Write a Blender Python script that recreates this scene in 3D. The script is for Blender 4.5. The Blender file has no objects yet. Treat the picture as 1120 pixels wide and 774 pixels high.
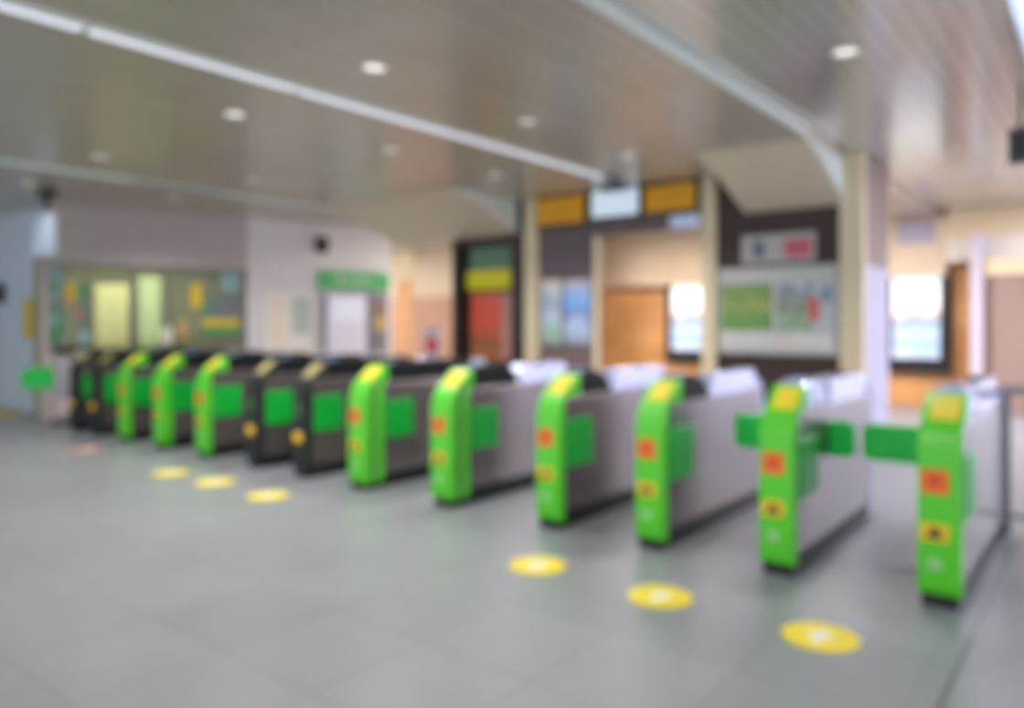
import bpy, bmesh, math, random
from mathutils import Vector, Matrix
random.seed(7)
S = bpy.context.scene
C = S.collection
# ------------------------------------------------------------------ camera numbers
F, CX, HY, H, T = 836.0, 560.0, 354.0, 1.40, math.radians(38.3)
CT, ST = math.cos(T), math.sin(T)

def ray(px):
    a = (px - CX) / F
    return a * CT - ST, a * ST + CT              # X and Y per metre of depth

def xz(px, py, Y):                                # a point of the plane at distance Y
    rx, ry = ray(px); d = Y / ry
    return rx * d, H - (py - HY) * d / F

def flr(px, py):
    d = H * F / (py - HY); rx, ry = ray(px)
    return rx * d, ry * d

# ------------------------------------------------------------------ materials
def lin(c):
    return tuple((v / 255 / 12.92) if v / 255 <= .04045 else ((v / 255 + .055) / 1.055) ** 2.4 for v in c)

MATS = {}
def mat(name, rgb, rough=.5, metal=0., vary=.06, scale=6., emit=None, estr=0., coat=0.):
    if name in MATS: return MATS[name]
    m = bpy.data.materials.new(name); m.use_nodes = True
    nt = m.node_tree; b = nt.nodes['Principled BSDF']
    col = lin(rgb)
    tc = nt.nodes.new('ShaderNodeTexCoord'); nz = nt.nodes.new('ShaderNodeTexNoise')
    nz.inputs['Scale'].default_value = scale; nz.inputs['Detail'].default_value = 3
    nt.links.new(tc.outputs['Object'], nz.inputs['Vector'])
    mx = nt.nodes.new('ShaderNodeMix'); mx.data_type = 'RGBA'
    mx.inputs['A'].default_value = tuple(min(1, v * (1 - vary)) for v in col) + (1,)
    mx.inputs['B'].default_value = tuple(min(1, v * (1 + vary)) for v in col) + (1,)
    nt.links.new(nz.outputs['Fac'], mx.inputs['Factor'])
    nt.links.new(mx.outputs['Result'], b.inputs['Base Color'])
    b.inputs['Roughness'].default_value = rough; b.inputs['Metallic'].default_value = metal
    b.inputs['Coat Weight'].default_value = coat
    if emit:
        b.inputs['Emission Color'].default_value = lin(emit) + (1,)
        b.inputs['Emission Strength'].default_value = estr
    MATS[name] = m
    return m

def tile_mat(name, c1, c2, joint, w, h, rough, metal=0., mortar=.006, offset=0., bump=.05, rot=0.):
    m = bpy.data.materials.new(name); m.use_nodes = True
    nt = m.node_tree; b = nt.nodes['Principled BSDF']
    g = nt.nodes.new('ShaderNodeTexCoord'); mp = nt.nodes.new('ShaderNodeMapping')
    mp.inputs['Rotation'].default_value = (0, 0, rot)
    nt.links.new(g.outputs['Object'], mp.inputs['Vector'])
    br = nt.nodes.new('ShaderNodeTexBrick')
    br.offset = offset; br.squash = 1
    br.inputs['Scale'].default_value = 1
    br.inputs['Color1'].default_value = lin(c1) + (1,)
    br.inputs['Color2'].default_value = lin(c2) + (1,)
    br.inputs['Mortar'].default_value = lin(joint) + (1,)
    br.inputs['Mortar Size'].default_value = mortar
    br.inputs['Brick Width'].default_value = w; br.inputs['Row Height'].default_value = h
    nt.links.new(mp.outputs['Vector'], br.inputs['Vector'])
    nz = nt.nodes.new('ShaderNodeTexNoise'); nz.inputs['Scale'].default_value = 1.3; nz.inputs['Detail'].default_value = 5
    nt.links.new(g.outputs['Object'], nz.inputs['Vector'])
    hs = nt.nodes.new('ShaderNodeMix'); hs.data_type = 'RGBA'; hs.blend_type = 'OVERLAY'
    hs.inputs['Factor'].default_value = .12
    nt.links.new(br.outputs['Color'], hs.inputs['A']); nt.links.new(nz.outputs['Fac'], hs.inputs['B'])
    nt.links.new(hs.outputs['Result'], b.inputs['Base Color'])
    b.inputs['Roughness'].default_value = rough; b.inputs['Metallic'].default_value = metal
    bp = nt.nodes.new('ShaderNodeBump'); bp.inputs['Strength'].default_value = bump; bp.inputs['Distance'].default_value = .004
    iv = nt.nodes.new('ShaderNodeMath'); iv.operation = 'SUBTRACT'; iv.inputs[0].default_value = 1
    nt.links.new(br.outputs['Fac'], iv.inputs[1]); nt.links.new(iv.outputs[0], bp.inputs['Height'])
    nt.links.new(bp.outputs['Normal'], b.inputs['Normal'])
    return m

def screen_mat(name, stops, estr, noise=.25, scale=5., axis='Z', lo=0., hi=1., rough=.2):
    """a lit picture: colours change up the panel, broken up by noise (object coordinates in metres)"""
    m = bpy.data.materials.new(name); m.use_nodes = True
    nt = m.node_tree; b = nt.nodes['Principled BSDF']
    tc = nt.nodes.new('ShaderNodeTexCoord'); sp = nt.nodes.new('ShaderNodeSeparateXYZ')
    nt.links.new(tc.outputs['Object'], sp.inputs[0])
    mr = nt.nodes.new('ShaderNodeMapRange'); mr.inputs['From Min'].default_value = lo; mr.inputs['From Max'].default_value = hi
    nt.links.new(sp.outputs[axis], mr.inputs['Value'])
    nz = nt.nodes.new('ShaderNodeTexNoise'); nz.inputs['Scale'].default_value = scale; nz.inputs['Detail'].default_value = 3
    nt.links.new(tc.outputs['Object'], nz.inputs['Vector'])
    ma = nt.nodes.new('ShaderNodeMath'); ma.operation = 'MULTIPLY_ADD'
    ma.inputs[1].default_value = noise; ma.inputs[2].default_value = -noise / 2
    nt.links.new(nz.outputs['Fac'], ma.inputs[0])
    ad = nt.nodes.new('ShaderNodeMath'); ad.operation = 'ADD'
    nt.links.new(mr.outputs[0], ad.inputs[0]); nt.links.new(ma.outputs[0], ad.inputs[1])
    rp = nt.nodes.new('ShaderNodeValToRGB'); e = rp.color_ramp.elements
    e[0].position = stops[0][0]; e[0].color = lin(stops[0][1]) + (1,)
    e[1].position = stops[-1][0]; e[1].color = lin(stops[-1][1]) + (1,)
    for p, c in stops[1:-1]:
        n = e.new(p); n.color = lin(c) + (1,)
    nt.links.new(ad.outputs[0], rp.inputs[0])
    nt.links.new(rp.outputs[0], b.inputs['Base Color'])
    if estr:
        nt.links.new(rp.outputs[0], b.inputs['Emission Color']); b.inputs['Emission Strength'].default_value = estr
    b.inputs['Roughness'].default_value = rough
    return m

def glass_mat(name, tint, refl=.12):
    m = bpy.data.materials.new(name); m.use_nodes = True
    nt = m.node_tree; out = nt.nodes['Material Output']
    nt.nodes.remove(nt.nodes['Principled BSDF'])
    tr = nt.nodes.new('ShaderNodeBsdfTransparent'); tr.inputs[0].default_value = lin(tint) + (1,)
    gl = nt.nodes.new('ShaderNodeBsdfGlossy'); gl.inputs['Roughness'].default_value = .05
    fr = nt.nodes.new('ShaderNodeFresnel'); fr.inputs[0].default_value = 1.5
    mx = nt.nodes.new('ShaderNodeMixShader')
    nt.links.new(fr.outputs[0], mx.inputs[0]); nt.links.new(tr.outputs[0], mx.inputs[1]); nt.links.new(gl.outputs[0], mx.inputs[2])
    nt.links.new(mx.outputs[0], out.inputs[0])
    return m

def soft(m, v):
    m.node_tree.nodes['Principled BSDF'].inputs['Specular IOR Level'].default_value = v
    return m
GREEN = mat('gate_green', (88, 206, 42), .36, vary=.03)
FLAPC = mat('flap_green_lifted', (10, 208, 74), .4, vary=.03)  # closed flaps: green lightened in the colour to offset shade between the gates
FLAP = mat('flap_green', (0, 176, 58), .4, vary=.03)
DARKCAP = soft(mat('gate_charcoal', (40, 41, 43), .45), .3)
STEEL = mat('brushed_steel', (146, 139, 138), .25, .72, vary=.08, scale=14)
PLINTH = mat('black_plinth', (22, 22, 24), .5)
HOOD = soft(mat('reader_black', (16, 20, 24), .5), .2)
COVER = mat('cover_silver', (188, 194, 224), .18, .35)
YEL = mat('slope_yellow', (232, 210, 50), .35)
ORANGE = mat('label_orange', (242, 112, 36), .45)
RED = mat('icon_red', (216, 84, 26), .45)
YLAB = mat('label_yellow', (244, 196, 30), .45)
DARK = mat('icon_dark', (62, 58, 40), .5)
PALE = mat('mark_pale', (150, 206, 140), .5)
CHROME = mat('rail_steel', (170, 168, 172), .25, .9)
CREAM = mat('pillar_cream', (234, 216, 180), .45)
MAUVE = mat('panel_mauve', (128, 108, 106), .45)
BROWN = mat('wall_brown', (62, 42, 38), .5)
BLACK = mat('frame_black', (34, 34, 40), .4)
WHITE = mat('white_paint', (236, 230, 230), .4)
PANELWHITE = mat('panel_white', (236, 236, 246), .35)
GREYBLUE = mat('wall_greyblue', (206, 216, 226), .35)
OFFICEMAUVE = mat('office_mauve', (196, 184, 180), .32)
FASCIA = mat('fascia_pale', (232, 238, 232), .4)

# ------------------------------------------------------------------ mesh helpers
def nb(): return bmesh.new()

def box(bm, x0, x1, y0, y1, z0, z1):
    if x0 > x1: x0, x1 = x1, x0
    if y0 > y1: y0, y1 = y1, y0
    if z0 > z1: z0, z1 = z1, z0
    v = [bm.verts.new((x, y, z)) for x in (x0, x1) for y in (y0, y1) for z in (z0, z1)]
    for f in ((0, 1, 3, 2), (4, 6, 7, 5), (0, 4, 5, 1), (2, 3, 7, 6), (0, 2, 6, 4), (1, 5, 7, 3)):
        bm.faces.new([v[i] for i in f])
    return bm

def prism(bm, pts, a0, a1, axis='x', top=None):
    """polygon pts (two coordinates) swept from a0 to a1 along an axis"""
    def P(u, v, a):
        return {'x': (a, u, v), 'y': (u, a, v), 'z': (u, v, a)}[axis]
    A = [bm.verts.new(P(u, v, a0)) for u, v in pts]
    B = [bm.verts.new(P(u, v, a1)) for u, v in (top or pts)]
    n = len(pts)
    bm.faces.new(A[::-1]); bm.faces.new(B)
    for i in range(n):
        bm.faces.new((A[i], A[(i + 1) % n], B[(i + 1) % n], B[i]))
    bmesh.ops.recalc_face_normals(bm, faces=bm.faces)
    return bm

def cyl(bm, p0, p1, r, n=20, r2=None):
    p0, p1 = Vector(p0), Vector(p1); d = p1 - p0
    M = Matrix.Translation((p0 + p1) / 2) @ d.to_track_quat('Z', 'Y').to_matrix().to_4x4()
    bmesh.ops.create_cone(bm, cap_ends=True, segments=n, radius1=r, radius2=r if r2 is None else r2, depth=d.length, matrix=M)
    return bm

def disc_pts(r, n=40, sx=1, sy=1): return [(r * sx * math.cos(i * 2 * math.pi / n), r * sy * math.sin(i * 2 * math.pi / n)) for i in range(n)]

def mesh(name, bm, m, bevel=0., smooth=False):
    me = bpy.data.meshes.new(name); bm.to_mesh(me); bm.free()
    me.materials.append(m)
    if smooth:
        for p in me.polygons: p.use_smooth = True
    me['bev'] = bevel
    return me

def link(name, me, parent=None, loc=(0, 0, 0)):
    o = bpy.data.objects.new(name, me); C.objects.link(o)
    o.location = loc
    if parent: o.parent = parent
    if me and me.get('bev'):
        b = o.modifiers.new('bevel', 'BEVEL'); b.width = me['bev']; b.segments = 3; b.limit_method = 'ANGLE'; b.angle_limit = math.radians(35); b.harden_normals = bool(me.get('hard'))
    return o

def obj(name, bm, m, parent=None, bevel=0., smooth=False, loc=(0, 0, 0)):
    return link(name, mesh(name, bm, m, bevel, smooth), parent, loc)

def tag(o, label, cat, group=None):
    o['label'] = label; o['category'] = cat
    if group: o['group'] = group
    return o

def thing(name, label, cat, loc=(0, 0, 0), rz=0., group=None):
    o = bpy.data.objects.new(name, None); C.objects.link(o)
    o.location = loc; o.rotation_euler = (0, 0, rz); o.empty_display_size = .1
    return tag(o, label, cat, group)

def struct(name, bm, m, parent=None, bevel=0.):
    o = obj(name, bm, m, parent, bevel)
    if not parent: o['kind'] = 'structure'
    return o

# ------------------------------------------------------------------ main planes
YG = 4.245            # front of the gate row
YW = 8.90             # the partition with the maps behind the gates
YB = 14.70            # far wall
ZC = 3.20

FLOOR = tile_mat('floor_tiles', (142, 145, 151), (136, 139, 145), (118, 121, 127), .6, .6, .34, mortar=.004)
CEIL = tile_mat('ceiling_planks', (202, 192, 174), (196, 186, 168), (156, 148, 134), 6.0, .15, .28, .2, .006, .5, .12, math.pi / 2)
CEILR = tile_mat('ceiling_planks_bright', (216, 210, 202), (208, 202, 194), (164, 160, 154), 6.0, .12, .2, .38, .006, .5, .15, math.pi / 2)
STONE = tile_mat('warm_stone', (236, 182, 122), (218, 158, 100), (190, 138, 94), .9, .45, .4, 0, .006, .5, .1)
for _m in (STONE,):
    _m.node_tree.nodes['Mapping'].inputs['Rotation'].default_value = (math.pi / 2, 0, 0)
struct('floor', box(nb(), -18, 9, -4, 15.5, -.15, 0), FLOOR)
struct('ceiling', box(nb(), -18, -2.33, -4, 15.5, ZC, ZC + .25), CEIL)
struct('ceiling', box(nb(), -2.328, 9, -4, 15.5, ZC + .08, ZC + .25), CEILR)
# pale fascia of the ceiling step
struct('trim_1', box(nb(), -2.329, -2.315, 0.2, YW - 1.36, ZC - .012, ZC + .079), FASCIA)
# ceiling soffits that slope down to the partition
def wedge(x0, x1, n):
    pts = [(7.5, ZC - .004), (8.1, ZC - .16), (YW - .002, 2.72), (YW - .002, ZC - .004)]
    struct('ceiling_soffit', prism(nb(), pts, x0, x1), mat('soffit_beige', (222, 206, 180), .45))
    struct('trim_%d' % n, prism(nb(), [(7.42, ZC + .0), (7.5, ZC - .004), (8.1, ZC - .16), (YW - .003, 2.72), (YW - .003, ZC + .0)], x1 + .002, x1 + .02), FASCIA)
wedge(-3.48, -2.35, 2)
wedge(-9.5, -6.9, 3)
# expansion strip in the floor by the railing
struct('trim_4', box(nb(), -.515, -.495, 2.2, 5.9, .0005, .003), mat('strip_dark', (96, 94, 98), .4))

# ------------------------------------------------------------------ gates
def cap_mesh(depth, h, m):
    """front cover: lower column and forward-leaning head, one closed shell with convex side faces"""
    low = [(depth, .05), (.05, .05), (.026, .057), (.009, .074), (0, .105), (0, .42), (0, .735), (.004, .775), (.014, .815), (.032, .855), (.052, .884), (.0685, .905)]
    up = [(.0685, .905), (.085, .921), (.11, .943), (.17, .990), (.235, 1.038), (.262, 1.046), (.262, .905)]
    loop = low + up[1:] + [(depth, .905)]
    bm = nb(); n = len(loop); k = len(low)
    A = [bm.verts.new((-h, u, v)) for u, v in loop]; B = [bm.verts.new((h, u, v)) for u, v in loop]
    for V in (A, B):
        bm.faces.new(V[:k] + [V[-1]]); bm.faces.new(V[k - 1:])
    for q in range(n):
        bm.faces.new((A[q], A[(q + 1) % n], B[(q + 1) % n], B[q]))
    bmesh.ops.recalc_face_normals(bm, faces=bm.faces)
    for f in bm.faces: f.smooth = True
    for e in bm.edges: e.smooth = e.calc_face_angle(0) < math.radians(30)
    me = mesh('front_cap', bm, m, .011); me['hard'] = 1
    return me

MC = {}
def cached(key, fn):
    if key not in MC: MC[key] = fn()
    return MC[key]

def gate(px, label, cap='slim', w=.19, hood=.70, flap=None, hm=None, group='green and steel ticket gates in the long row'):
    rx, ry = ray(px); X = rx / ry * YG
    dark = cap == 'dark'; deep = cap == 'deep'; depth = {'deep': .205, 'mid': .13, 'dark': .03}.get(cap, .075)
    capm = DARKCAP if dark else GREEN
    h = w / 2
    t = thing('ticket_gate', label, 'ticket gate', (X, YG, 0), 0, group)
    k = (cap, w, hood)
    link('plinth', cached(('plinth', w), lambda: mesh('plinth', box(nb(), -h + .014, h - .014, .02, 1.68, 0, .072), PLINTH, .004)), t)
    link('body', cached(('body', w, depth), lambda: mesh('body', box(nb(), -h + .004, h - .004, max(depth - .01, .06) if not deep else .07, 1.66, .07, .90), STEEL, .012)), t)
    link('kick_band', cached(('kick', w, depth), lambda: mesh('kick_band', box(nb(), -h + .001, h - .001, depth + .004, 1.655, .075, .125), PLINTH, .003)), t)
    link('front_cap', cached(('cap', cap, w), lambda: cap_mesh(.085 if deep else max(depth, .075), h, capm)), t)
    if deep:   # the wide housings have a second green shell behind a dark groove
        link('side_shell', cached(('shell', w), lambda: mesh('side_shell', prism(nb(), [(.122, .056), (.215, .056), (.215, .904), (.160, .904), (.122, .87)], -h - .006, h + .006), GREEN, .014)), t)
    def slope():
        top = [(.085, .919), (.11, .943), (.17, .990), (.222, 1.029)]
        low = [(y + .004, z - .006) for y, z in top][::-1]
        return mesh('slope_panel', prism(nb(), [(y - .003, z + .003) for y, z in top] + low, -h + .035, h - .022), mat('slope_olive', (168, 160, 96), .4) if dark else YEL, .003)
    sp = link('slope_panel', cached(('slope', w, dark), slope), t)
    def hoodm():
        e = hood
        pts = [(.25, .90), (.25, 1.035), (.30, 1.062), (.38, 1.072), (e - .2, 1.068), (e - .08, 1.03), (e, .95), (e + .01, .90)]
        return mesh('reader_hood', prism(nb(), pts, -h + .012, h - .012), hm or HOOD, .018)
    link('reader_hood', cached(('hood', w, hood, bool(hm)), hoodm), t)
    def pad():
        return mesh('card_reader', prism(nb(), disc_pts(.05, 24), 1.060, 1.078, 'z'), mat('reader_blue', (120, 150, 190), .3, emit=(120, 160, 210), estr=.3), .003)
    link('card_reader', cached('pad', pad), t, (0, .40, 0))
    def cov():
        bm = nb()
        k0 = hood + .02; k1 = min(hood + .10, 1.55)
        b = [(-h + .006, k0), (h - .006, k0), (h - .006, 1.63), (-h + .006, 1.63)]
        tp = [(-h + .03, k1), (h - .03, k1), (h - .03, 1.58), (-h + .03, 1.58)]
        prism(bm, b, .895, 1.055, 'z', tp)
        return mesh('rear_cover', bm, COVER, .01)
    link('rear_cover', cached(('cover', w, hood), cov), t)
    def slot():
        return mesh('ticket_slot', box(nb(), -.04, .04, 1.22, 1.34, 1.05, 1.075), HOOD, .008)
    if hood < 1.1: link('ticket_slot', cached('slot', slot), t)
    link('rear_cap', cached(('rear', w), lambda: mesh('rear_cap', prism(nb(), [(1.655, .07), (1.70, .07), (1.72, .11), (1.72, .84), (1.69, .93), (1.62, .98), (1.62, .905), (1.655, .90)], -h, h), COVER, .01)), t)
    y0 = .235 if cap == 'deep' else .095
    for s in (1, -1):
        sp_ = link('side_pad', cached(('side', s, w, y0), lambda: mesh('side_pad', box(nb(), s * (h - .006), s * (h + .010), y0, y0 + .325, .42, .745), FLAP, .007)), t)
    # labels on the face
    def plate(name, z0, z1, hw, m, d=.004):
        return cached((name, z0), lambda: mesh(name, box(nb(), -hw - .018, hw - .018, -d, .003, z0, z1), m, .002))
    if not dark:
        l1 = link('warning_label', plate('warning_label', .565, .685, .062, ORANGE), t)
        link('icon', cached('ic1', lambda: mesh('icon', prism(nb(), [(x * .032 - .018, .625 + z * .038) for x, z in ((-1, -.25), (0, -1), (1, -.25), (1, .55), (.3, 1), (-1, .6))], -.0065, -.0035, 'y'), RED)), l1)
        l2 = link('lane_label', plate('lane_label', .330, .416, .062, YLAB), t)
        link('icon', cached('ic2', lambda: mesh('icon', prism(nb(), [(-.058, .345), (.022, .345), (.004, .385), (-.018, .402), (-.040, .385)], -.0065, -.0035, 'y'), DARK)), l2)
        l3 = link('number_mark', cached('nm', lambda: mesh('number_mark', box(nb(), -.048, .012, -.003, .003, .188, .245), PALE, .002)), t)
    else:
        l1 = link('arrow_light', cached('al', lambda: mesh('arrow_light', prism(nb(), [(-.045, .62), (0, .56), (.045, .62), (.018, .62), (.018, .69), (-.018, .69), (-.018, .62)], -.004, .002, 'y'), mat('arrow_green', (70, 130, 40), .4))), t)
        l2 = link('lane_label', plate('lane_label', .330, .430, .062, YLAB), t)
    # flaps that stand across the lane
    for s, ln in (flap or ()):
        def fl():
            r = .04
            pts = [(s * (h - .006), .585), (s * (h + ln - r), .585), (s * (h + ln - .01), .60), (s * (h + ln), .625), (s * (h + ln), .765), (s * (h + ln - .01), .79), (s * (h + ln - r), .805), (s * (h - .006), .805)]
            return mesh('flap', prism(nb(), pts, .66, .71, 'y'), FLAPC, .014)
        link('flap', cached(('flap', s, ln, w), fl), t)
    return t

gate(1027, 'ticket gate nearest the steel railing, bright green front, closed flap on its left side', flap=[(-1, .42)], hm=COVER)
gate(849, 'second ticket gate from the steel railing, green front, between the two closed green flaps', flap=[(1, .15), (-1, .42)], hm=COVER)
gate(710, 'third ticket gate from the steel railing, slim green front, steel side catching bright light')
gate(599, 'fourth ticket gate from the steel railing, last slim green front before the deep ones')
gate(482, 'right one of the two deep green fronted gates in the middle of the row', 'deep', .21, .85)
gate(390, 'left one of the two deep green fronted gates in the middle of the row', 'deep', .21, 1.45)
gate(327, 'dark fronted ticket gate directly left of the deep green gates', 'dark', .19, 1.45)
gate(275, 'dark fronted ticket gate between a green gate and another dark one', 'dark', .19, 1.45)
gate(219, 'far green gate just left of the two dark fronts, nearest of the far green three', 'slim', .19, 1.45)
gate(172, 'far green gate, middle one of the far three green fronts', 'mid', .20, 1.45)
gate(133, 'far green gate, farthest green front in the whole row', 'slim', .19, 1.45)
gate(102, 'dark fronted gate directly left of the farthest green front', 'dark', .19, 1.45)
gate(79, 'leftmost full ticket gate at the far end, dark front', 'dark', .19, 1.45)

# barrier post with the flap beside the office
rx, ry = ray(70); bx = rx / ry * 4.5
t = thing('barrier_post', 'steel barrier post with round green flap at the far left of the gates', 'barrier', (bx, 4.5, 0), math.radians(58))
obj('base', box(nb(), -.14, .14, -.12, .12, 0, .05), PLINTH, t, .006)
obj('post', box(nb(), -.11, .11, -.09, .09, .045, .98), STEEL, t, .015)
obj('top_cap', box(nb(), -.12, .12, -.10, .10, .975, 1.05), HOOD, t, .02)
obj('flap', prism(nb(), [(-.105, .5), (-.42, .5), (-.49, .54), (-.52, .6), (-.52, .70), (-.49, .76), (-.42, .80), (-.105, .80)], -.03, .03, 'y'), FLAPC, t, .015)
obj('notice_plate', box(nb(), -.09, .09, -.098, -.088, .12, .36), mat('notice_pink', (226, 196, 196), .5), t, .003)

# ------------------------------------------------------------------ floor decals
def decal(px, py, label, kind='lane'):
    x, y = flr(px, py)
    t = thing('floor_sticker', label, 'floor sticker', (x, y, .0), 0, 'round floor stickers before the gate lanes')
    m = mat('sticker_yellow', (236, 214, 46), .45) if kind == 'lane' else mat('sticker_pink', (206, 138, 138), .5)
    obj('disc', prism(nb(), disc_pts(.165, 48), .0006, .003, 'z'), m, t)
    pts = [(-.02, -.085), (.02, -.085), (.03, -.01), (.075, -.015), (0, .085), (-.075, -.015), (-.03, -.01)]
    obj('arrow', prism(nb(), pts, .0029, .0042, 'z'), mat('sticker_white', (236, 232, 214), .45), t)
decal(897, 696, 'yellow round floor sticker before the lane nearest the railing')
decal(722, 652, 'yellow round floor sticker before the second lane from the railing')
decal(588, 618, 'yellow round floor sticker before the third lane from the railing')
decal(293, 542, 'yellow round floor sticker in front of the nearer dark fronted gate')
decal(235, 527, 'yellow round floor sticker before the farther dark fronted gate')
decal(187, 517, 'faint yellow round floor sticker, farthest of the yellow ones')
decal(95, 491, 'pinkish red round floor sticker at the far end of the gates', 'red')

# ------------------------------------------------------------------ railing beside the nearest gate
t = thing('steel_railing', 'stainless steel railing with upright bars beside the nearest green gate', 'railing', (-.585, 6.05, 0))
for i in range(9):
    x = i * .24
    if i % 4 == 0:
        obj('post', cyl(nb(), (x, 0, 0), (x, 0, .95), .04), mat('post_steel', (120, 116, 118), .35, .7), t, smooth=False)
    else:
        obj('bar', cyl(nb(), (x, 0, .12), (x, 0, .92), .014, 14), CHROME, t)
obj('top_rail', cyl(nb(), (-.03, 0, .96), (1.98, 0, .96), .03), CHROME, t)
obj('bottom_rail', cyl(nb(), (0, 0, .12), (1.92, 0, .12), .018), CHROME, t)

# ------------------------------------------------------------------ partition with pillars, signs and maps (plane YW)
def wx(px, Y=YW): return xz(px, HY, Y)[0]
def wz(px, py, Y=YW): return xz(px, py, Y)[1]
def slab(bm, p0, p1, ya, yb, Y, y0, y1):
    """a box seen between pixel columns p0-p1 and rows ya-yb on the plane Y, with real depth y0..y1"""
    pm = (p0 + p1) / 2
    return box(bm, wx(p0, Y), wx(p1, Y), y0, y1, wz(pm, ya, Y), wz(pm, yb, Y))

TOP = ZC - .002
struct('pillar', box(nb(), wx(577), wx(590.5), YW - .08, YW + .02, 0, TOP), CREAM, bevel=.008)
struct('pillar', box(nb(), wx(770), wx(785), YW - .08, YW + .02, 0, TOP), CREAM, bevel=.008)
struct('pillar', box(nb(), wx(918, YW - .06), wx(945, YW - .06), YW - .06, YW + .04, 0, ZC + .078), CREAM, bevel=.008)
struct('trim_5', box(nb(), wx(649.5), wx(655), YW - .02, YW + .03, 0, 2.6), CREAM, bevel=.006)
# brown wall with the maps
struct('wall_map', box(nb(), wx(785) + .002, wx(918, YW - .06) - .002, YW, YW + .25, 0, TOP), BROWN)
# end wall running back from the right pillar
struct('wall_end', box(nb(), wx(945, YW - .06) - .35, wx(945, YW - .06) - .004, YW + .042, 10.0, 2.05, ZC + .078), MAUVE)
struct('wall_end', box(nb(), wx(945, YW - .06) - .35, wx(945, YW - .06) - .006, YW + .042, 10.0, 0, 2.048), mat('end_lavender', (176, 174, 200), .4))
# panel bay between left pillar and mullion
struct('wall_bay', box(nb(), wx(590.5) + .002, wx(650) - .002, YW, YW + .2, 0, 2.60), MAUVE)
struct('trim_6', box(nb(), wx(590.5) + .002, wx(770) - .002, YW - .02, YW + .25, 2.605, TOP), mat('header_mauve', (112, 96, 92), .45))
struct('trim_7', box(nb(), wx(590.5) + .002, wx(770) - .002, YW - .06, YW - .021, 3.09, TOP), BLACK)

YSIGN = mat('sign_amber', (214, 152, 12), .4, vary=.1, emit=(214, 150, 10), estr=.12)
def sign(name, label, cat, p0, p1, ya, yb, m, depth=.07, Y=YW, frame=BLACK, fw=.02, y1=None, group=None, gap=0.):
    x0, x1 = wx(p0, Y), wx(p1, Y); pm = (p0 + p1) / 2
    z1, z0 = wz(pm, ya, Y), wz(pm, yb, Y)
    yb_ = (Y if y1 is None else y1) - gap
    xm = (x0 + x1) / 2; hw = (x1 - x0) / 2
    t = thing(name, label, cat, (xm, yb_, z0), 0, group)
    hh = z1 - z0
    obj('frame', box(nb(), -hw, hw, -depth, -.001, 0, hh), frame, t, .006)
    o = obj('face', box(nb(), -hw + fw, hw - fw, -depth - .006, -depth + .004, fw, hh - fw), m, t, .002)
    return t, o, hw, hh, depth

sign('header_sign', 'amber header sign board above the blue posters, left of the hanging white sign', 'sign', 592, 646, 215, 247, YSIGN, y1=YW - .061)
sign('header_sign', 'amber header sign board beside the cream pillar next to the maps', 'sign', 709, 767, 201, 233, YSIGN, y1=YW - .061)
sign('lit_sign', 'pale blue white lit sign between the two amber boards', 'sign', 653, 706, 207, 239, mat('sign_icewhite', (206, 220, 232), .4, emit=(206, 222, 236), estr=.55), y1=YW - .061, depth=.1)
sign('small_sign', 'small light blue sign strip beneath the right amber board', 'sign', 735, 768, 235, 249, mat('sign_lightblue', (178, 192, 224), .4, emit=(170, 186, 224), estr=.35), y1=YW - .021, depth=.05, frame=GREYBLUE)
# dark little projector over the lit sign
x, z = xz(672, 196, 8.3)
t = thing('ceiling_camera', 'small dark camera housing on the ceiling above the pale lit sign', 'camera', (x, 8.3, ZC))
obj('mount', cyl(nb(), (0, 0, -.05), (0, 0, -.001), .05), BLACK, t)
obj('housing', box(nb(), -.17, .17, -.08, .08, -.14, -.045), mat('housing_bluegrey', (84, 98, 114), .4), t, .02)

# posters in the bay
POST = screen_mat('poster_blue', [(0, (150, 160, 176)), (.25, (176, 192, 226)), (.45, (120, 140, 190)), (.6, (116, 166, 232)), (.75, (150, 176, 226)), (.9, (190, 176, 182)), (1, (214, 204, 204))], .15, .5, 4, 'Z', 0, 1.0)
POST2 = screen_mat('poster_pale', [(0, (160, 170, 160)), (.2, (150, 190, 170)), (.4, (190, 196, 214)), (.6, (150, 160, 190)), (.8, (196, 206, 206)), (1, (206, 184, 176))], .12, .6, 4, 'Z', 0, 1.0)
sign('poster', 'pale greenish poster in the bay beside the left cream pillar', 'poster', 593, 616, 305, 377, POST2, .03, frame=MAUVE, fw=.01)
sign('poster', 'bright blue poster in the bay beside the slim cream mullion', 'poster', 618, 648, 305, 377, POST, .03, frame=MAUVE, fw=.01)
obj_ = sign('blank_panel', 'dark mauve blank panel above the posters under the left amber sign', 'panel', 597, 646, 252, 302, mat('panel_dark_mauve', (104, 90, 98), .4), .03, frame=MAUVE, fw=.015)

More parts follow.
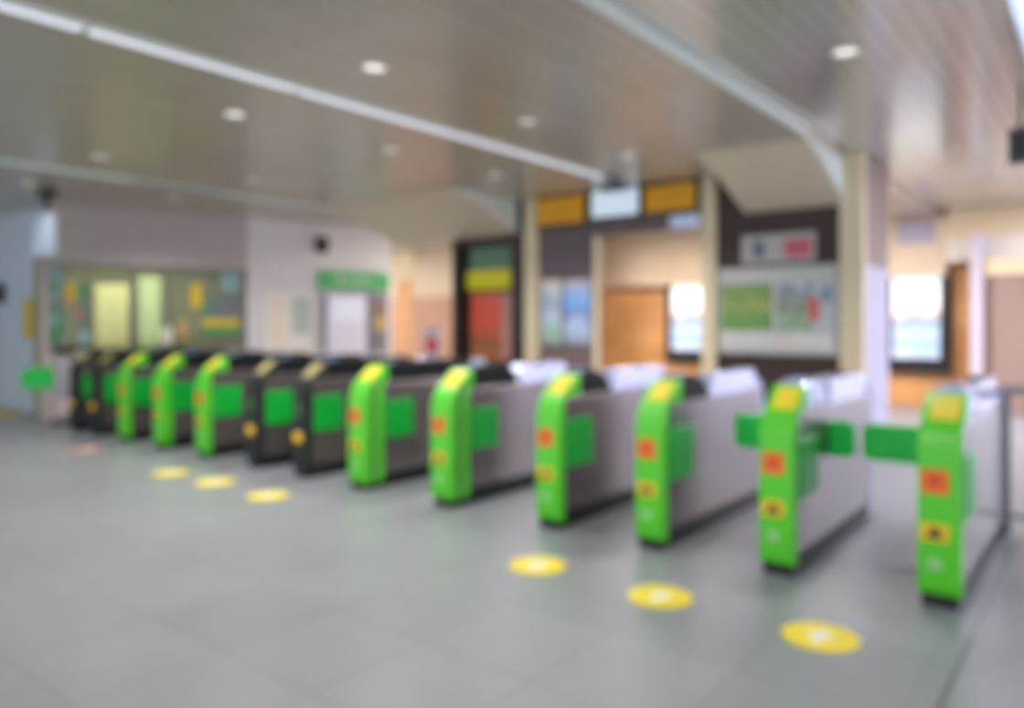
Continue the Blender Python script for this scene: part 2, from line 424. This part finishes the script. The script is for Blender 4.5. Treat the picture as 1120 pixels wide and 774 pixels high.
# map boards
MAPG = screen_mat('map_green', [(0, (84, 138, 50)), (.35, (110, 152, 56)), (.5, (176, 170, 90)), (.65, (92, 140, 50)), (.8, (140, 160, 70)), (1, (84, 138, 56))], 0, 1.4, 7, 'Z', 0, .55)
MAPM = screen_mat('map_mixed', [(0, (170, 180, 170)), (.3, (120, 150, 100)), (.45, (100, 108, 100)), (.6, (150, 160, 140)), (.75, (96, 104, 112)), (1, (180, 190, 200))], .05, 1.4, 8, 'Z', 0, .55)
t, o, hw, hh, dp = sign('map_board', 'large pale area map board with green map on the brown wall', 'map board', 787, 918, 291, 388, mat('board_pale', (196, 194, 190), .4), .06, frame=mat('board_frame', (170, 168, 164), .35, .4), fw=.03)
def on_board(name, p0, p1, ya, yb, m, d=.004):
    x0, x1 = wx(p0) - t.location.x, wx(p1) - t.location.x
    z1, z0 = wz((p0 + p1) / 2, ya) - t.location.z, wz((p0 + p1) / 2, yb) - t.location.z
    n = obj(name, box(nb(), 0, x1 - x0, -dp - .006 - d, -dp - .003, 0, z1 - z0), m, t)
    n.location = (x0, 0, z0); return n
on_board('street_map', 791, 847, 311, 361, MAPG)
on_board('station_map', 851, 890, 309, 362, MAPM)
on_board('notes_panel', 891, 914, 308, 362, mat('notes_pale', (186, 192, 194), .4))
on_board('red_block', 886, 898, 325, 350, mat('map_red', (206, 96, 84), .4), .007)
on_board('blue_block', 900, 912, 314, 330, mat('map_blue', (120, 146, 176), .4), .007)
on_board('legend_strip', 791, 914, 366, 382, screen_mat('legend', [(0, (206, 202, 196)), (.4, (190, 196, 196)), (.55, (214, 180, 176)), (.7, (196, 206, 200)), (1, (210, 206, 200))], .05, 1.5, 9, 'X', 0, 1.3))
t, o, hw, hh, dp = sign('notice_board', 'small pale notice board with a pink block above the map board', 'notice board', 812, 894, 255, 288, mat('notice_pale', (190, 184, 180), .4), .05, frame=mat('notice_frame', (150, 142, 138), .4), fw=.02)
on_board('pink_block', 860, 889, 261, 281, mat('notice_pinkred', (204, 92, 112), .4))
on_board('figure_mark', 825, 838, 264, 282, mat('notice_slate', (104, 110, 130), .4))

# dark shop front left of the cream pillar
t = thing('shop_display', 'dark framed display bay with green, yellow and red panels, left of cream pillar', 'display', ((wx(499) + wx(575)) / 2, YW, 0))
hw = (wx(575) - wx(499)) / 2
cxs = t.location.x
DARKB = mat('display_brown', (58, 44, 40), .45)
obj('frame', box(box(box(nb(), -hw, -hw + .14, -.1, .25, 0, 2.7), hw - .20, hw, -.1, .25, 0, 2.7), -hw + .141, hw - .201, -.1, .25, 2.58, 2.7), DARKB, t, .006)
obj('backing', box(nb(), -hw + .141, hw - .201, .1, .2, 0, 2.579), DARKB, t)
def bay(name, p0, p1, ya, yb, m, d=.06):
    pm = (p0 + p1) / 2
    n = obj(name, box(nb(), wx(p0) - cxs, wx(p1) - cxs, .099 - d, .099, 0, wz(pm, ya) - wz(pm, yb)), m, t, .004)
    n.location.z = wz(pm, yb)
    return n
bay('green_panel', 512, 557, 270, 294, mat('panel_sage', (98, 130, 108), .4, emit=(98, 130, 108), estr=.1))
bay('yellow_panel', 510, 557, 295, 316, mat('panel_yellow', (206, 196, 20), .4, emit=(206, 196, 20), estr=.2), .08)
REDP = screen_mat('poster_red', [(0, (176, 110, 70)), (.25, (150, 90, 50)), (.4, (214, 80, 40)), (.7, (222, 74, 40)), (.9, (206, 100, 80)), (1, (190, 80, 60))], .12, .5, 3, 'Z', 0, 1.15)
bay('red_poster', 513, 545, 320, 394, REDP)
bay('side_poster', 546, 557, 320, 394, mat('poster_rose', (206, 150, 136), .4))
struct('trim_8', box(nb(), wx(556) , wx(576.5), YW - .06, YW + .1, 2.73, TOP), mat('dark_olive', (70, 66, 54), .4))

# ------------------------------------------------------------------ far wall, signage and shop beyond
struct('wall_back', box(nb(), -18, 9, YB, YB + .3, 0, ZC + .3), STONE)
CREAMLIT = mat('fascia_cream', (238, 216, 180), .4)
struct('trim_9', box(nb(), wx(640, YB), -2.2, YB - .35, YB - .002, 2.2, ZC - .002), mat('cream_beyond', (226, 206, 180), .45))
struct('trim_10', box(nb(), -2.19, 9, YB - .35, YB - .002, 2.80, ZC + .078), CREAMLIT)
struct('trim_11', box(nb(), -2.19, 9, YB - .42, YB - .002, 2.42, 2.798), mat('fascia_white', (240, 232, 226), .35))
SCR = screen_mat('signage_picture', [(0, (196, 208, 226)), (.12, (150, 176, 206)), (.3, (176, 190, 214)), (.42, (130, 158, 186)), (.5, (214, 186, 176)), (.58, (244, 244, 246)), (.8, (236, 246, 250)), (1, (190, 222, 236))], .85, .22, 4, 'Z', 0, 1.5)
def signage(p0, p1, ya, yb, label):
    Y = YB - .02
    x0, x1 = wx(p0, Y), wx(p1, Y); pm = (p0 + p1) / 2
    z1, z0 = wz(pm, ya, Y), wz(pm, yb, Y)
    t = thing('wall_mounted_screen', label, 'screen', ((x0 + x1) / 2, Y, z0), 0, 'tall digital screens on the warm wall')
    w, hh = (x1 - x0) / 2, z1 - z0
    obj('casing', box(nb(), -w, w, -.14, 0, 0, hh), BLACK, t, .012)
    s = obj('screen', box(nb(), -w + .15, w - .15, -.146, -.13, 0, hh - .42), SCR, t)
    s.location.z = .25
    obj('wall_bracket', box(nb(), -.3, .3, 0, .0195, .5, 1.2), BLACK, t)
signage(968, 1041, 289, 407, 'tall black framed digital screen right of the end pillar')
signage(731, 796, 300, 396, 'tall black framed digital screen seen left of the map pillar')
# lavender sign on the fascia
sign('fascia_sign', 'lavender sign plate on the cream fascia beyond the end pillar', 'sign', 982, 1022, 242, 266, mat('sign_lavender', (176, 170, 196), .4), .04, Y=YB - .35, frame=mat('lav_frame', (168, 160, 180), .4), fw=.015)
struct('pillar', box(nb(), wx(1061, 13.9), wx(1075, 13.9), 13.9, YB - .43, 0, 2.8), mat('pillar_lavender', (206, 198, 214), .4), bevel=.01)
# brown shop front on the right
Ys = 13.95
t = thing('storefront', 'brown shop front under a cream header at the right edge', 'shop front', (wx(1078, Ys), Ys, 0))
obj('shutter', box(nb(), 0, .78, 0, .3, 0, 2.15), mat('shutter_brown', (160, 134, 124), .45), t)
obj('header', box(nb(), 0, .78, -.05, .3, 2.151, 2.41), mat('header_cream', (236, 212, 176), .4), t, .01)
for i in range(2):
    obj('door_frame', box(nb(), .02 + i * .66, .08 + i * .66, -.04, -.001, 0, 2.15), mat('shopframe', (132, 108, 100), .4), t)

struct('wall_reflector', box(nb(), -.79, 9, 13.8, 14.2, 0, 2.41), mat('wall_pale', (232, 230, 246), .35))  # unseen pale wall, added as a bright reflection for the steel gate sides
# hanging dark box at the right edge of the view
x, z = xz(1117, 205, 7.2)
t = thing('hanging_speaker', 'dark speaker box hanging from the ceiling at the right edge', 'speaker', (x, 7.2, ZC + .08))
obj('rod', cyl(nb(), (0, 0, -.36), (0, 0, -.001), .015), BLACK, t)
obj('cabinet', box(nb(), -.08, .18, -.1, .1, -.62, -.35), mat('speaker_grey', (84, 88, 92), .5), t, .02)
obj('grille', box(nb(), -.05, .15, -.108, -.098, -.59, -.38), BLACK, t, .004)

# pink and white stand in the left passage
x, _ = xz(473, HY, 10.4)
t = thing('standing_banner', 'white and pink standing board in the passage left of the dark display bay', 'banner', (x, 10.4, 0))
obj('foot', box(nb(), -.2, .2, -.15, .15, 0, .03), CHROME, t, .005)
obj('post', cyl(nb(), (0, .03, .03), (0, .03, 1.3), .02), CHROME, t)
obj('board', box(nb(), -.2, .2, -.02, .01, .62, 1.36), mat('banner_white', (222, 214, 232), .4), t, .01)
obj('pink_field', prism(nb(), [(px_ * 1.0, 1.0 + pz_ * .9) for px_, pz_ in disc_pts(.17, 24)], -.026, -.018, 'y'), mat('banner_pink', (232, 84, 124), .4), t)

# warm wall pieces at the end of the left passage
struct('wall_passage', box(nb(), -16.5, -8.6, 13.2, 13.4, 2.05, ZC - .002), mat('passage_cream', (226, 206, 176), .45))
struct('wall_passage', box(nb(), -16.5, -8.6, 13.2, 13.4, 0, 2.048), mat('passage_rose', (196, 152, 128), .45))
xa = wx(437, 13.2); xb = wx(452, 13.2)
sign('passage_poster', 'narrow orange brown poster at the end of the left passage', 'poster', 434, 452, 305, 384, mat('poster_tan', (214, 160, 108), .4), .03, Y=13.2, frame=CREAM, fw=.02)
sign('passage_sign', 'cream lit sign high up at the end of the left passage', 'sign', 433, 455, 262, 292, mat('sign_creamlit', (224, 202, 164), .4, emit=(250, 226, 176), estr=.15), .05, Y=13.2, frame=CREAM, fw=.02)

# ------------------------------------------------------------------ office with its window, left
A = Vector((-12.4, 4.6)); U = Vector((.3206, .9472)).normalized()
RZ = math.atan2(U.y, U.x)
def off(px, py=HY, back=0.):
    """pixel -> (along the wall, height) on the office wall plane"""
    rx, ry = ray(px)
    N = Vector((-U.y, U.x)); O = A + N * back
    # O + s U = d (rx, ry)
    det = U.x * (-ry) - U.y * (-rx)
    s = ((-O.x) * (-ry) - (-O.y) * (-rx)) / det
    d = (O.x + s * U.x) / rx if abs(rx) > 1e-6 else (O.y + s * U.y) / ry
    return s, H - (py - HY) * d / F

def ostruct(name, bm, m, bevel=0.):
    o = struct(name, bm, m, None, bevel); o.location = (A.x, A.y, 0); o.rotation_euler = (0, 0, RZ); return o
s0, s1, s2 = off(47)[0], off(271)[0], off(428)[0]
ZS, ZH = .98, 2.32
ostruct('wall_office', box(nb(), s0 - .02, s1, 0, .14, ZH, ZC - .002), OFFICEMAUVE)
ostruct('wall_office', box(nb(), s0 - .02, s1, 0, .14, 0, ZS), OFFICEMAUVE)
ostruct('wall_office', box(nb(), s1 + .001, s2, 0, .14, 0, ZC - .002), WHITE)
ostruct('wall_office', box(nb(), s0 - .02, s0 + .06, .001, .139, ZS + .001, ZH - .001), OFFICEMAUVE)
OLIVE = mat('office_olive', (166, 162, 134), .6)
ostruct('wall_office', box(nb(), s0 - .02, s1 + 1.2, 2.4, 2.5, 0, 3.0), OLIVE)
ostruct('wall_office', box(nb(), s0 - .1, s0 - .021, .141, 2.4, 0, 3.0), OLIVE)
ostruct('wall_office', box(nb(), s1 + 1.1, s1 + 1.2, .141, 2.399, 0, 3.0), OLIVE)
ostruct('ceiling', box(nb(), s0 - .02, s1 + 1.1, .141, 2.399, 2.7, 2.76), mat('office_ceiling', (196, 194, 178), .6))
win = ostruct('window_1', box(box(box(box(nb(), s0 + .061, s1 - .001, .03, .11, ZS + .001, ZS + .05), s0 + .061, s1 - .001, .03, .11, ZH - .05, ZH - .001), s0 + .061, s0 + .10, .03, .11, ZS + .05, ZH - .05), s1 - .12, s1 - .001, .03, .11, ZS + .05, ZH - .05), mat('window_metal', (124, 120, 110), .35, .5))
mull = [off(p)[0] for p in (97, 147, 183, 228)]
for s in mull:
    m_ = obj('mullion', box(nb(), s - .02, s + .02, .04, .10, ZS + .05, ZH - .05), MATS['window_metal'], win)
g = obj('pane', box(nb(), s0 + .10, s1 - .12, .065, .072, ZS + .05, ZH - .05), glass_mat('office_glass', (222, 228, 214)), win)
# counter and lamp inside
def oth(name, label, cat, s, b, z=0., group=None):
    p = A + U * s + Vector((-U.y, U.x)) * b
    return thing(name, label, cat, (p.x, p.y, z), RZ, group)
t = oth('office_light', 'lit ceiling panel inside the office behind the glass', 'ceiling light', (s0 + s1) / 2, .85, 2.70)
obj('housing', box(nb(), -1.0, 1.0, -.2, .2, -.05, -.001), WHITE, t)
obj('diffuser', box(nb(), -.96, .96, -.16, .16, -.056, -.048), mat('office_diffuser', (255, 250, 225), .4, emit=(255, 246, 214), estr=30.0), t)

def onglass(name, label, cat, p0, p1, ya, yb, m, b=.045, th=.012, inner=None, group='notices in the office window'):
    """a sheet hung on the room side of the office window"""
    a, z1 = off((p0 + p1) / 2, ya, b); _, z0 = off((p0 + p1) / 2, yb, b)
    w = (off(p1, HY, b)[0] - off(p0, HY, b)[0]) / 2
    t = oth(name, label, cat, a, b, z0, group)
    obj('sheet', box(nb(), -w, w, -th / 2, th / 2, 0, z1 - z0), m, t, .002)
    if inner:
        for k, (u0, u1, v0, v1, mm) in enumerate(inner):
            obj('print', box(nb(), -w + 2 * w * u0, -w + 2 * w * u1, -th / 2 - .002, -th / 2 + .001, (z1 - z0) * v0, (z1 - z0) * v1), mm, t)
    return t
PG = mat('paper_green', (70, 150, 96), .5); PY = mat('paper_yellow', (224, 190, 50), .5); PW = mat('paper_white', (216, 214, 196), .5)
PR = mat('paper_rose', (206, 130, 120), .5); PB = mat('paper_teal', (150, 186, 190), .5); PM = mat('paper_mint', (196, 214, 196), .5); PS = mat('paper_slate', (120, 124, 130), .5)
onglass('window_notice', 'green notice low in the left corner of the office window', 'notice', 52, 67, 340, 372, PG, inner=[(.15, .85, .55, .85, PB)])
onglass('window_notice', 'pale teal notice high in the left corner of the office window', 'notice', 52, 66, 290, 326, PB, inner=[(.2, .8, .2, .5, PG)])
onglass('window_notice', 'yellow notice high beside the first window bar', 'notice', 71, 82, 308, 332, PY, inner=[(.2, .8, .1, .3, PR)])
onglass('window_notice', 'grey notice with rose print under the yellow notice', 'notice', 82, 95, 334, 352, PS, inner=[(.1, .5, .2, .8, PR)])
onglass('window_notice', 'green notice right of the yellow notice', 'notice', 86, 95, 308, 328, PG)
onglass('window_notice', 'small pale blue notice low near the first window bar', 'notice', 86, 98, 362, 376, PB)
onglass('window_notice', 'yellow upright notice beside the last window bar', 'notice', 209, 221, 310, 336, PY)
onglass('window_notice', 'white small notice on the sill near the middle of the office window', 'notice', 176, 189, 358, 376, PW)
onglass('window_notice', 'tan notice low left of the green framed notice', 'notice', 196, 204, 350, 370, mat('paper_tan', (196, 160, 110), .5))
onglass('window_board', 'green and yellow framed notice board at the right end of the office window', 'notice board', 222, 269, 324, 366, PG, inner=[(.15, .85, .45, .98, PS), (.0, .85, .22, .42, PY), (.86, .99, .4, .98, PY)], group=None)
onglass('window_notice', 'pale blue notice above the green framed board', 'notice', 242, 262, 298, 318, PB)
# lockers / boards inside the office
def inside(name, label, cat, p0, p1, ya, yb, b, m, dm):
    a, z1 = off((p0 + p1) / 2, ya, b); _, z0 = off((p0 + p1) / 2, yb, b)
    w = (off(p1, HY, b)[0] - off(p0, HY, b)[0]) / 2
    t = oth(name, label, cat, a, b, 0)
    obj('carcass', box(nb(), -w, w, 0, .4, 0, z1), m, t, .01)
    obj('door', box(nb(), -w + .02, -.005, -.015, .001, .1, z1 - .03), dm, t, .004)
    obj('door', box(nb(), .005, w - .02, -.015, .001, .1, z1 - .03), dm, t, .004)
LK = mat('locker_cream', (222, 216, 176), .45); LKD = mat('locker_door', (232, 226, 186), .45)
inside('office_cabinet', 'pale cream cabinet inside the office, left of centre window bar', 'cabinet', 104, 141, 311, 385, 1.7, LK, LKD)
inside('office_cabinet', 'mint white cabinet inside the office, right of centre window bar', 'cabinet', 152, 176, 302, 385, 1.8, mat('locker_mint', (206, 220, 196), .45), mat('locker_mintdoor', (216, 230, 206), .45))

# white wall right of the office window: boards and green sign
def onwall(name, label, cat, p0, p1, ya, yb, m, depth=.04, frame=WHITE, fw=.02, parts=()):
    a, z1 = off((p0 + p1) / 2, ya); _, z0 = off((p0 + p1) / 2, yb)
    w = (off(p1)[0] - off(p0)[0]) / 2
    t = oth(name, label, cat, a, 0, z0)
    hh = z1 - z0
    obj('frame', box(nb(), -w, w, -depth, -.001, 0, hh), frame, t, .005)
    obj('face', box(nb(), -w + fw, w - fw, -depth - .006, -depth + .003, fw, hh - fw), m, t, .002)
    for nm, u0, u1, v0, v1, mm in parts:
        obj(nm, box(nb(), -w + 2 * w * u0, -w + 2 * w * u1, -depth - .011, -depth - .004, hh * v0, hh * v1), mm, t)
    return t
GS = mat('sign_green', (84, 178, 106), .4, emit=(84, 178, 106), estr=.1)
onwall('green_sign', 'long green sign board above the white panel on the white wall', 'sign', 349, 425, 297, 317, GS, .08, GS, .01, [('emblem', .25, .33, .3, .7, PW), ('caption_bar', .38, .72, .35, .65, mat('sign_palegreen', (170, 214, 176), .4))])
onwall('notice_board', 'cream notice board on the white wall right of the office window', 'notice board', 288, 343, 318, 386, mat('board_cream', (250, 242, 234), .4), .03, WHITE, .02, [('sheet', .08, .42, .1, .9, mat('sheet_cream', (250, 236, 220), .5)), ('sheet', .56, .92, .3, .9, mat('sheet_greenish', (196, 212, 200), .5))])
onwall('white_panel', 'lavender white machine panel beneath the green sign', 'ticket machine', 354, 400, 320, 388, mat('panel_lavwhite', (236, 234, 250), .35), .12, mat('panel_edge', (150, 150, 160), .4, .3), .03, [('display', .12, .88, .55, .9, mat('display_pale', (226, 228, 240), .3, emit=(220, 222, 240), estr=.25))])
onwall('leaflet_rack', 'grey rack of yellow and brown leaflets right of the white panel', 'rack', 403, 423, 320, 386, mat('rack_grey', (150, 146, 150), .4), .06, mat('rack_edge', (128, 124, 130), .4), .015,
       [('leaflet', .25, .75, .62, .85, mat('leaflet_brown', (150, 120, 96), .5)), ('leaflet', .3, .8, .38, .6, mat('leaflet_yellow', (206, 176, 80), .5)), ('leaflet', .2, .7, .1, .35, PS)])
a, z = off(348, 270)
t = oth('security_camera', 'dark security camera dome on the white wall left above the green sign', 'camera', a, 0, z)
obj('bracket', box(nb(), -.05, .05, -.16, -.001, .06, .12), BLACK, t, .008)
bm = nb(); bmesh.ops.create_uvsphere(bm, u_segments=24, v_segments=14, radius=.13, matrix=Matrix.Translation((0, -.2, 0)) @ Matrix.Scale(1.1, 4, (0, 0, 1)))
obj('dome', bm, mat('dome_dark', (70, 58, 60), .25), t, 0, True)
obj('collar', cyl(nb(), (0, -.2, .07), (0, -.2, .16), .12), BLACK, t)

# ------------------------------------------------------------------ left end wall
YL = 4.75
struct('wall_left', box(nb(), -18, -12.62, YL, YL + .2, 0, TOP), GREYBLUE)
struct('wall_left', box(nb(), -18.2, -18.002, -4, YL, 0, TOP), GREYBLUE)
sign('yellow_notice', 'yellow upright notice on the grey blue wall at far left', 'notice', 27, 39, 326, 370, PY, .03, Y=YL, frame=mat('notice_grey', (150, 150, 150), .4), fw=.015)
sign('wall_box', 'dark grey wall box at the left edge of the view', 'wall box', -14, 6, 311, 332, mat('wallbox_dark', (84, 86, 92), .4), .1, Y=YL, frame=BLACK, fw=.02)
x, z = xz(49, 257, 4.2)
t = thing('hanging_sign', 'pale blue white hanging sign on a dark bracket before the office', 'sign', (x, 4.2, ZC))
obj('bracket', cyl(nb(), (.08, 0, z + .26 - ZC), (.08, 0, -.001), .03), BLACK, t)
obj('ceiling_plate', box(nb(), -.02, .18, -.08, .08, -.12, -.001), mat('bracket_dark', (60, 62, 70), .4), t, .01)
obj('panel', box(nb(), -.30, .26, -.05, .05, z - .27 - ZC, z + .27 - ZC), mat('sign_paleblue', (206, 218, 236), .35, emit=(190, 206, 232), estr=.06), t, .012)
for za in (z - .285 - ZC, z + .271 - ZC):
    obj('frame_rail', box(nb(), -.31, .27, -.055, .055, za, za + .014), GREYBLUE, t)
# tactile paving at the far left
t = thing('tactile_paving', 'yellow tactile paving strip on the floor along the grey blue wall', 'paving', (-14.0, 4.42, 0))
obj('slab', box(nb(), -2.4, .95, -.15, .15, .0006, .006), mat('tactile_yellow', (236, 196, 50), .6), t)
bm = nb()
for i in range(54):
    for j in range(5):
        cyl(bm, (-2.36 + i * .061, -.12 + j * .06, .005), (-2.36 + i * .061, -.12 + j * .06, .011), .018, 8, .012)
o = obj('studs', bm, MATS['tactile_yellow'], t); o['kind'] = 'stuff'

# ------------------------------------------------------------------ ceiling lights
LENS = mat('lamp_lens', (255, 252, 244), .3, emit=(255, 250, 240), estr=.8)
LENSDIM = mat('lamp_lens_dim', (230, 228, 218), .3, emit=(255, 250, 240), estr=.35)
RING = mat('lamp_ring', (200, 198, 190), .35)
WARM = (1., .965, .92); COOL = (.93, .96, 1.)
def downlight(x, y, label, z=ZC, energy=150, bright=False, color=WARM):
    t = thing('downlight', label, 'ceiling light', (x, y, z), 0, 'round downlights in the ceiling')
    bm = nb(); n = 32
    ro, ri = .10, .078
    vs = [[bm.verts.new((r * math.cos(i * 2 * math.pi / n), r * math.sin(i * 2 * math.pi / n), zz)) for i in range(n)] for r, zz in ((ro, -.001), (ro, -.012), (ri, -.012), (ri, -.004))]
    for a_, b_ in ((0, 1), (1, 2), (2, 3)):
        for i in range(n): bm.faces.new((vs[a_][i], vs[a_][(i + 1) % n], vs[b_][(i + 1) % n], vs[b_][i]))
    bmesh.ops.recalc_face_normals(bm, faces=bm.faces)
    obj('ring', bm, RING, t)
    obj('lens', prism(nb(), disc_pts(.079, 32), -.007, -.002, 'z'), LENS if bright else LENSDIM, t)
    l = bpy.data.lights.new('lamp', 'SPOT'); l.energy = energy; l.spot_size = math.radians(140); l.spot_blend = .7
    l.shadow_soft_size = .07; l.color = color
    lo = bpy.data.objects.new('lamp', l); C.objects.link(lo); lo.parent = t; lo.location = (0, 0, -.10)
DL = [(-4.07, 3.6, 'brightest round downlight, right of the long white light line', True), (-5.91, 3.66, 'round downlight left of the white light line, nearest the camera', True),
      (-8.53, 3.69, 'round downlight beside the pale second light line', False), (-10.9, 3.83, 'round downlight above the hanging sign at far left', False),
      (-4.09, 5.4, 'small round downlight above the middle gates', False), (-5.87, 5.41, 'faint round downlight just under the white light line', False),
      (-8.5, 5.5, 'faint round downlight over the far green gates', False), (-10.6, 5.6, 'faint round downlight in front of the office panel', False), (-1.46, 5.55, 'round downlight in the planked right ceiling', True),
      (-4.08, 7.15, 'round downlight before the amber signs', False), (-5.9, 7.15, 'round downlight before the left sloping soffit', False),
      (-1.46, 1.75, 'added downlight out of view above the nearest floor sticker', True), (-4.07, 1.75, 'added downlight out of view above the open floor, right of the light line', True), (-7.0, 1.6, 'added downlight out of view above the open floor, left of the light line', False)]  # this last row is added out of view to brighten flaps and gate fronts
for x, y, lb, br in DL:
    downlight(x, y, lb, ZC + (.08 if x > -2.33 else 0), 15 if x < -10.7 else 112, br)

def strip(x, y0, y1, label, m, w=.055, name='ceiling_strip_light', grp='long light lines in the ceiling', z=ZC):
    t = thing(name, label, 'ceiling light', (x, (y0 + y1) / 2, z), 0, grp)
    L = (y1 - y0) / 2
    obj('housing', box(box(box(nb(), -w - .015, -w, -L, L, -.03, -.001), w, w + .015, -L, L, -.03, -.001), -w, w, -L, L, -.010, -.001), FASCIA, t)
    obj('diffuser', box(nb(), -w + .001, w - .001, -L + .01, L - .01, -.026, -.011), m, t)
WL = mat('strip_white', (236, 236, 246), .4, emit=(226, 226, 240), estr=.72)
WL2 = mat('strip_soft', (206, 214, 210), .4, emit=(190, 200, 198), estr=.18)
strip(-4.88, -.5, 2.02, 'white light line, section nearest the left edge', WL)
strip(-4.88, 2.06, 3.55, 'white light line, section left of the bright downlight', WL)
strip(-4.88, 3.59, 7.9, 'white light line, long section ending before the lit sign', WL)
strip(-9.62, -.5, 4.55, 'dim second light line, section over the far gates', WL2)
strip(-9.62, 4.6, 5.75, 'unlit dark section of the second light line', mat('strip_dark_section', (96, 88, 82), .5))
strip(-9.62, 5.8, 8.8, 'dim second light line, section leading to the passage', WL2)
strip(-.42, 1.0, 8.6, 'bluish light line at the upper right corner', mat('strip_blue', (206, 218, 246), .4, emit=(206, 218, 250), estr=1.0), z=ZC + .08)

# unseen fill panels added to brighten the space beyond the partition
PANEL = mat('panel_glow', (255, 246, 240), .4, emit=(255, 240, 226), estr=72.0)
PANELCOOL = mat('panel_glow_cool', (246, 248, 255), .4, emit=(246, 243, 252), estr=56.0)
def fill_panel(x, y, label, z, m=None):
    t = thing('ceiling_fill_panel', label, 'ceiling light', (x, y, z), 0, 'added fill panels beyond the partition')
    obj('housing', box(nb(), -.65, .65, -.35, .35, -.04, -.001), WHITE, t)
    obj('diffuser', box(nb(), -.6, .6, -.3, .3, -.046, -.038), m or PANEL, t)
for i, (x, y) in enumerate([(-9.6, 11.3), (-15.0, 10.9), (-6.2, 11.6), (-3.4, 11.6)]):
    fill_panel(x, y, ['added fill panel over the left passage', 'added fill panel deep inside the left passage', 'added fill panel behind the blue posters', 'added fill panel behind the map wall'][i], ZC)
for i, (x, y) in enumerate([(.4, 11.6), (3.8, 11.6), (1.6, 9.3), (4.2, 8.6), (2.0, 13.0)]):
    fill_panel(x, y, ['added fill panel right of the end pillar', 'added fill panel before the brown shop front', 'added fill panel right of the railing', 'added fill panel farthest to the right of the railing', 'added fill panel close to the brown shop shutter'][i], ZC + .08, PANELCOOL)

# ------------------------------------------------------------------ world, camera, view
w = bpy.data.worlds.new('daylight'); S.world = w; w.use_nodes = True
bgn = w.node_tree.nodes['Background']; bgn.inputs[0].default_value = (.82, .90, 1., 1); bgn.inputs[1].default_value = 1.9

cam = bpy.data.cameras.new('camera'); co = bpy.data.objects.new('camera', cam); C.objects.link(co)
cam.sensor_fit = 'HORIZONTAL'; cam.sensor_width = 36; cam.lens = F / 1120 * 36
cam.shift_y = -(387 - HY) / 1120
co.location = (0, 0, H); co.rotation_euler = (math.pi / 2, 0, T)
cam.clip_start = .02; cam.clip_end = 100
# the photograph is out of focus everywhere: the lens is focused far too near
cam.dof.use_dof = True; cam.dof.focus_distance = .25
BLUR_PX = 17.0
c_mm = BLUR_PX / 1120 * 36; f_mm = cam.lens
cam.dof.aperture_fstop = f_mm * (f_mm / (250 - f_mm)) / c_mm
S.camera = co
vs = S.view_settings
vs.view_transform = 'Standard'; vs.look = 'None'; vs.gamma = 1; vs.use_curve_mapping = False; vs.exposure = 0.0
S.cycles.max_bounces = 8
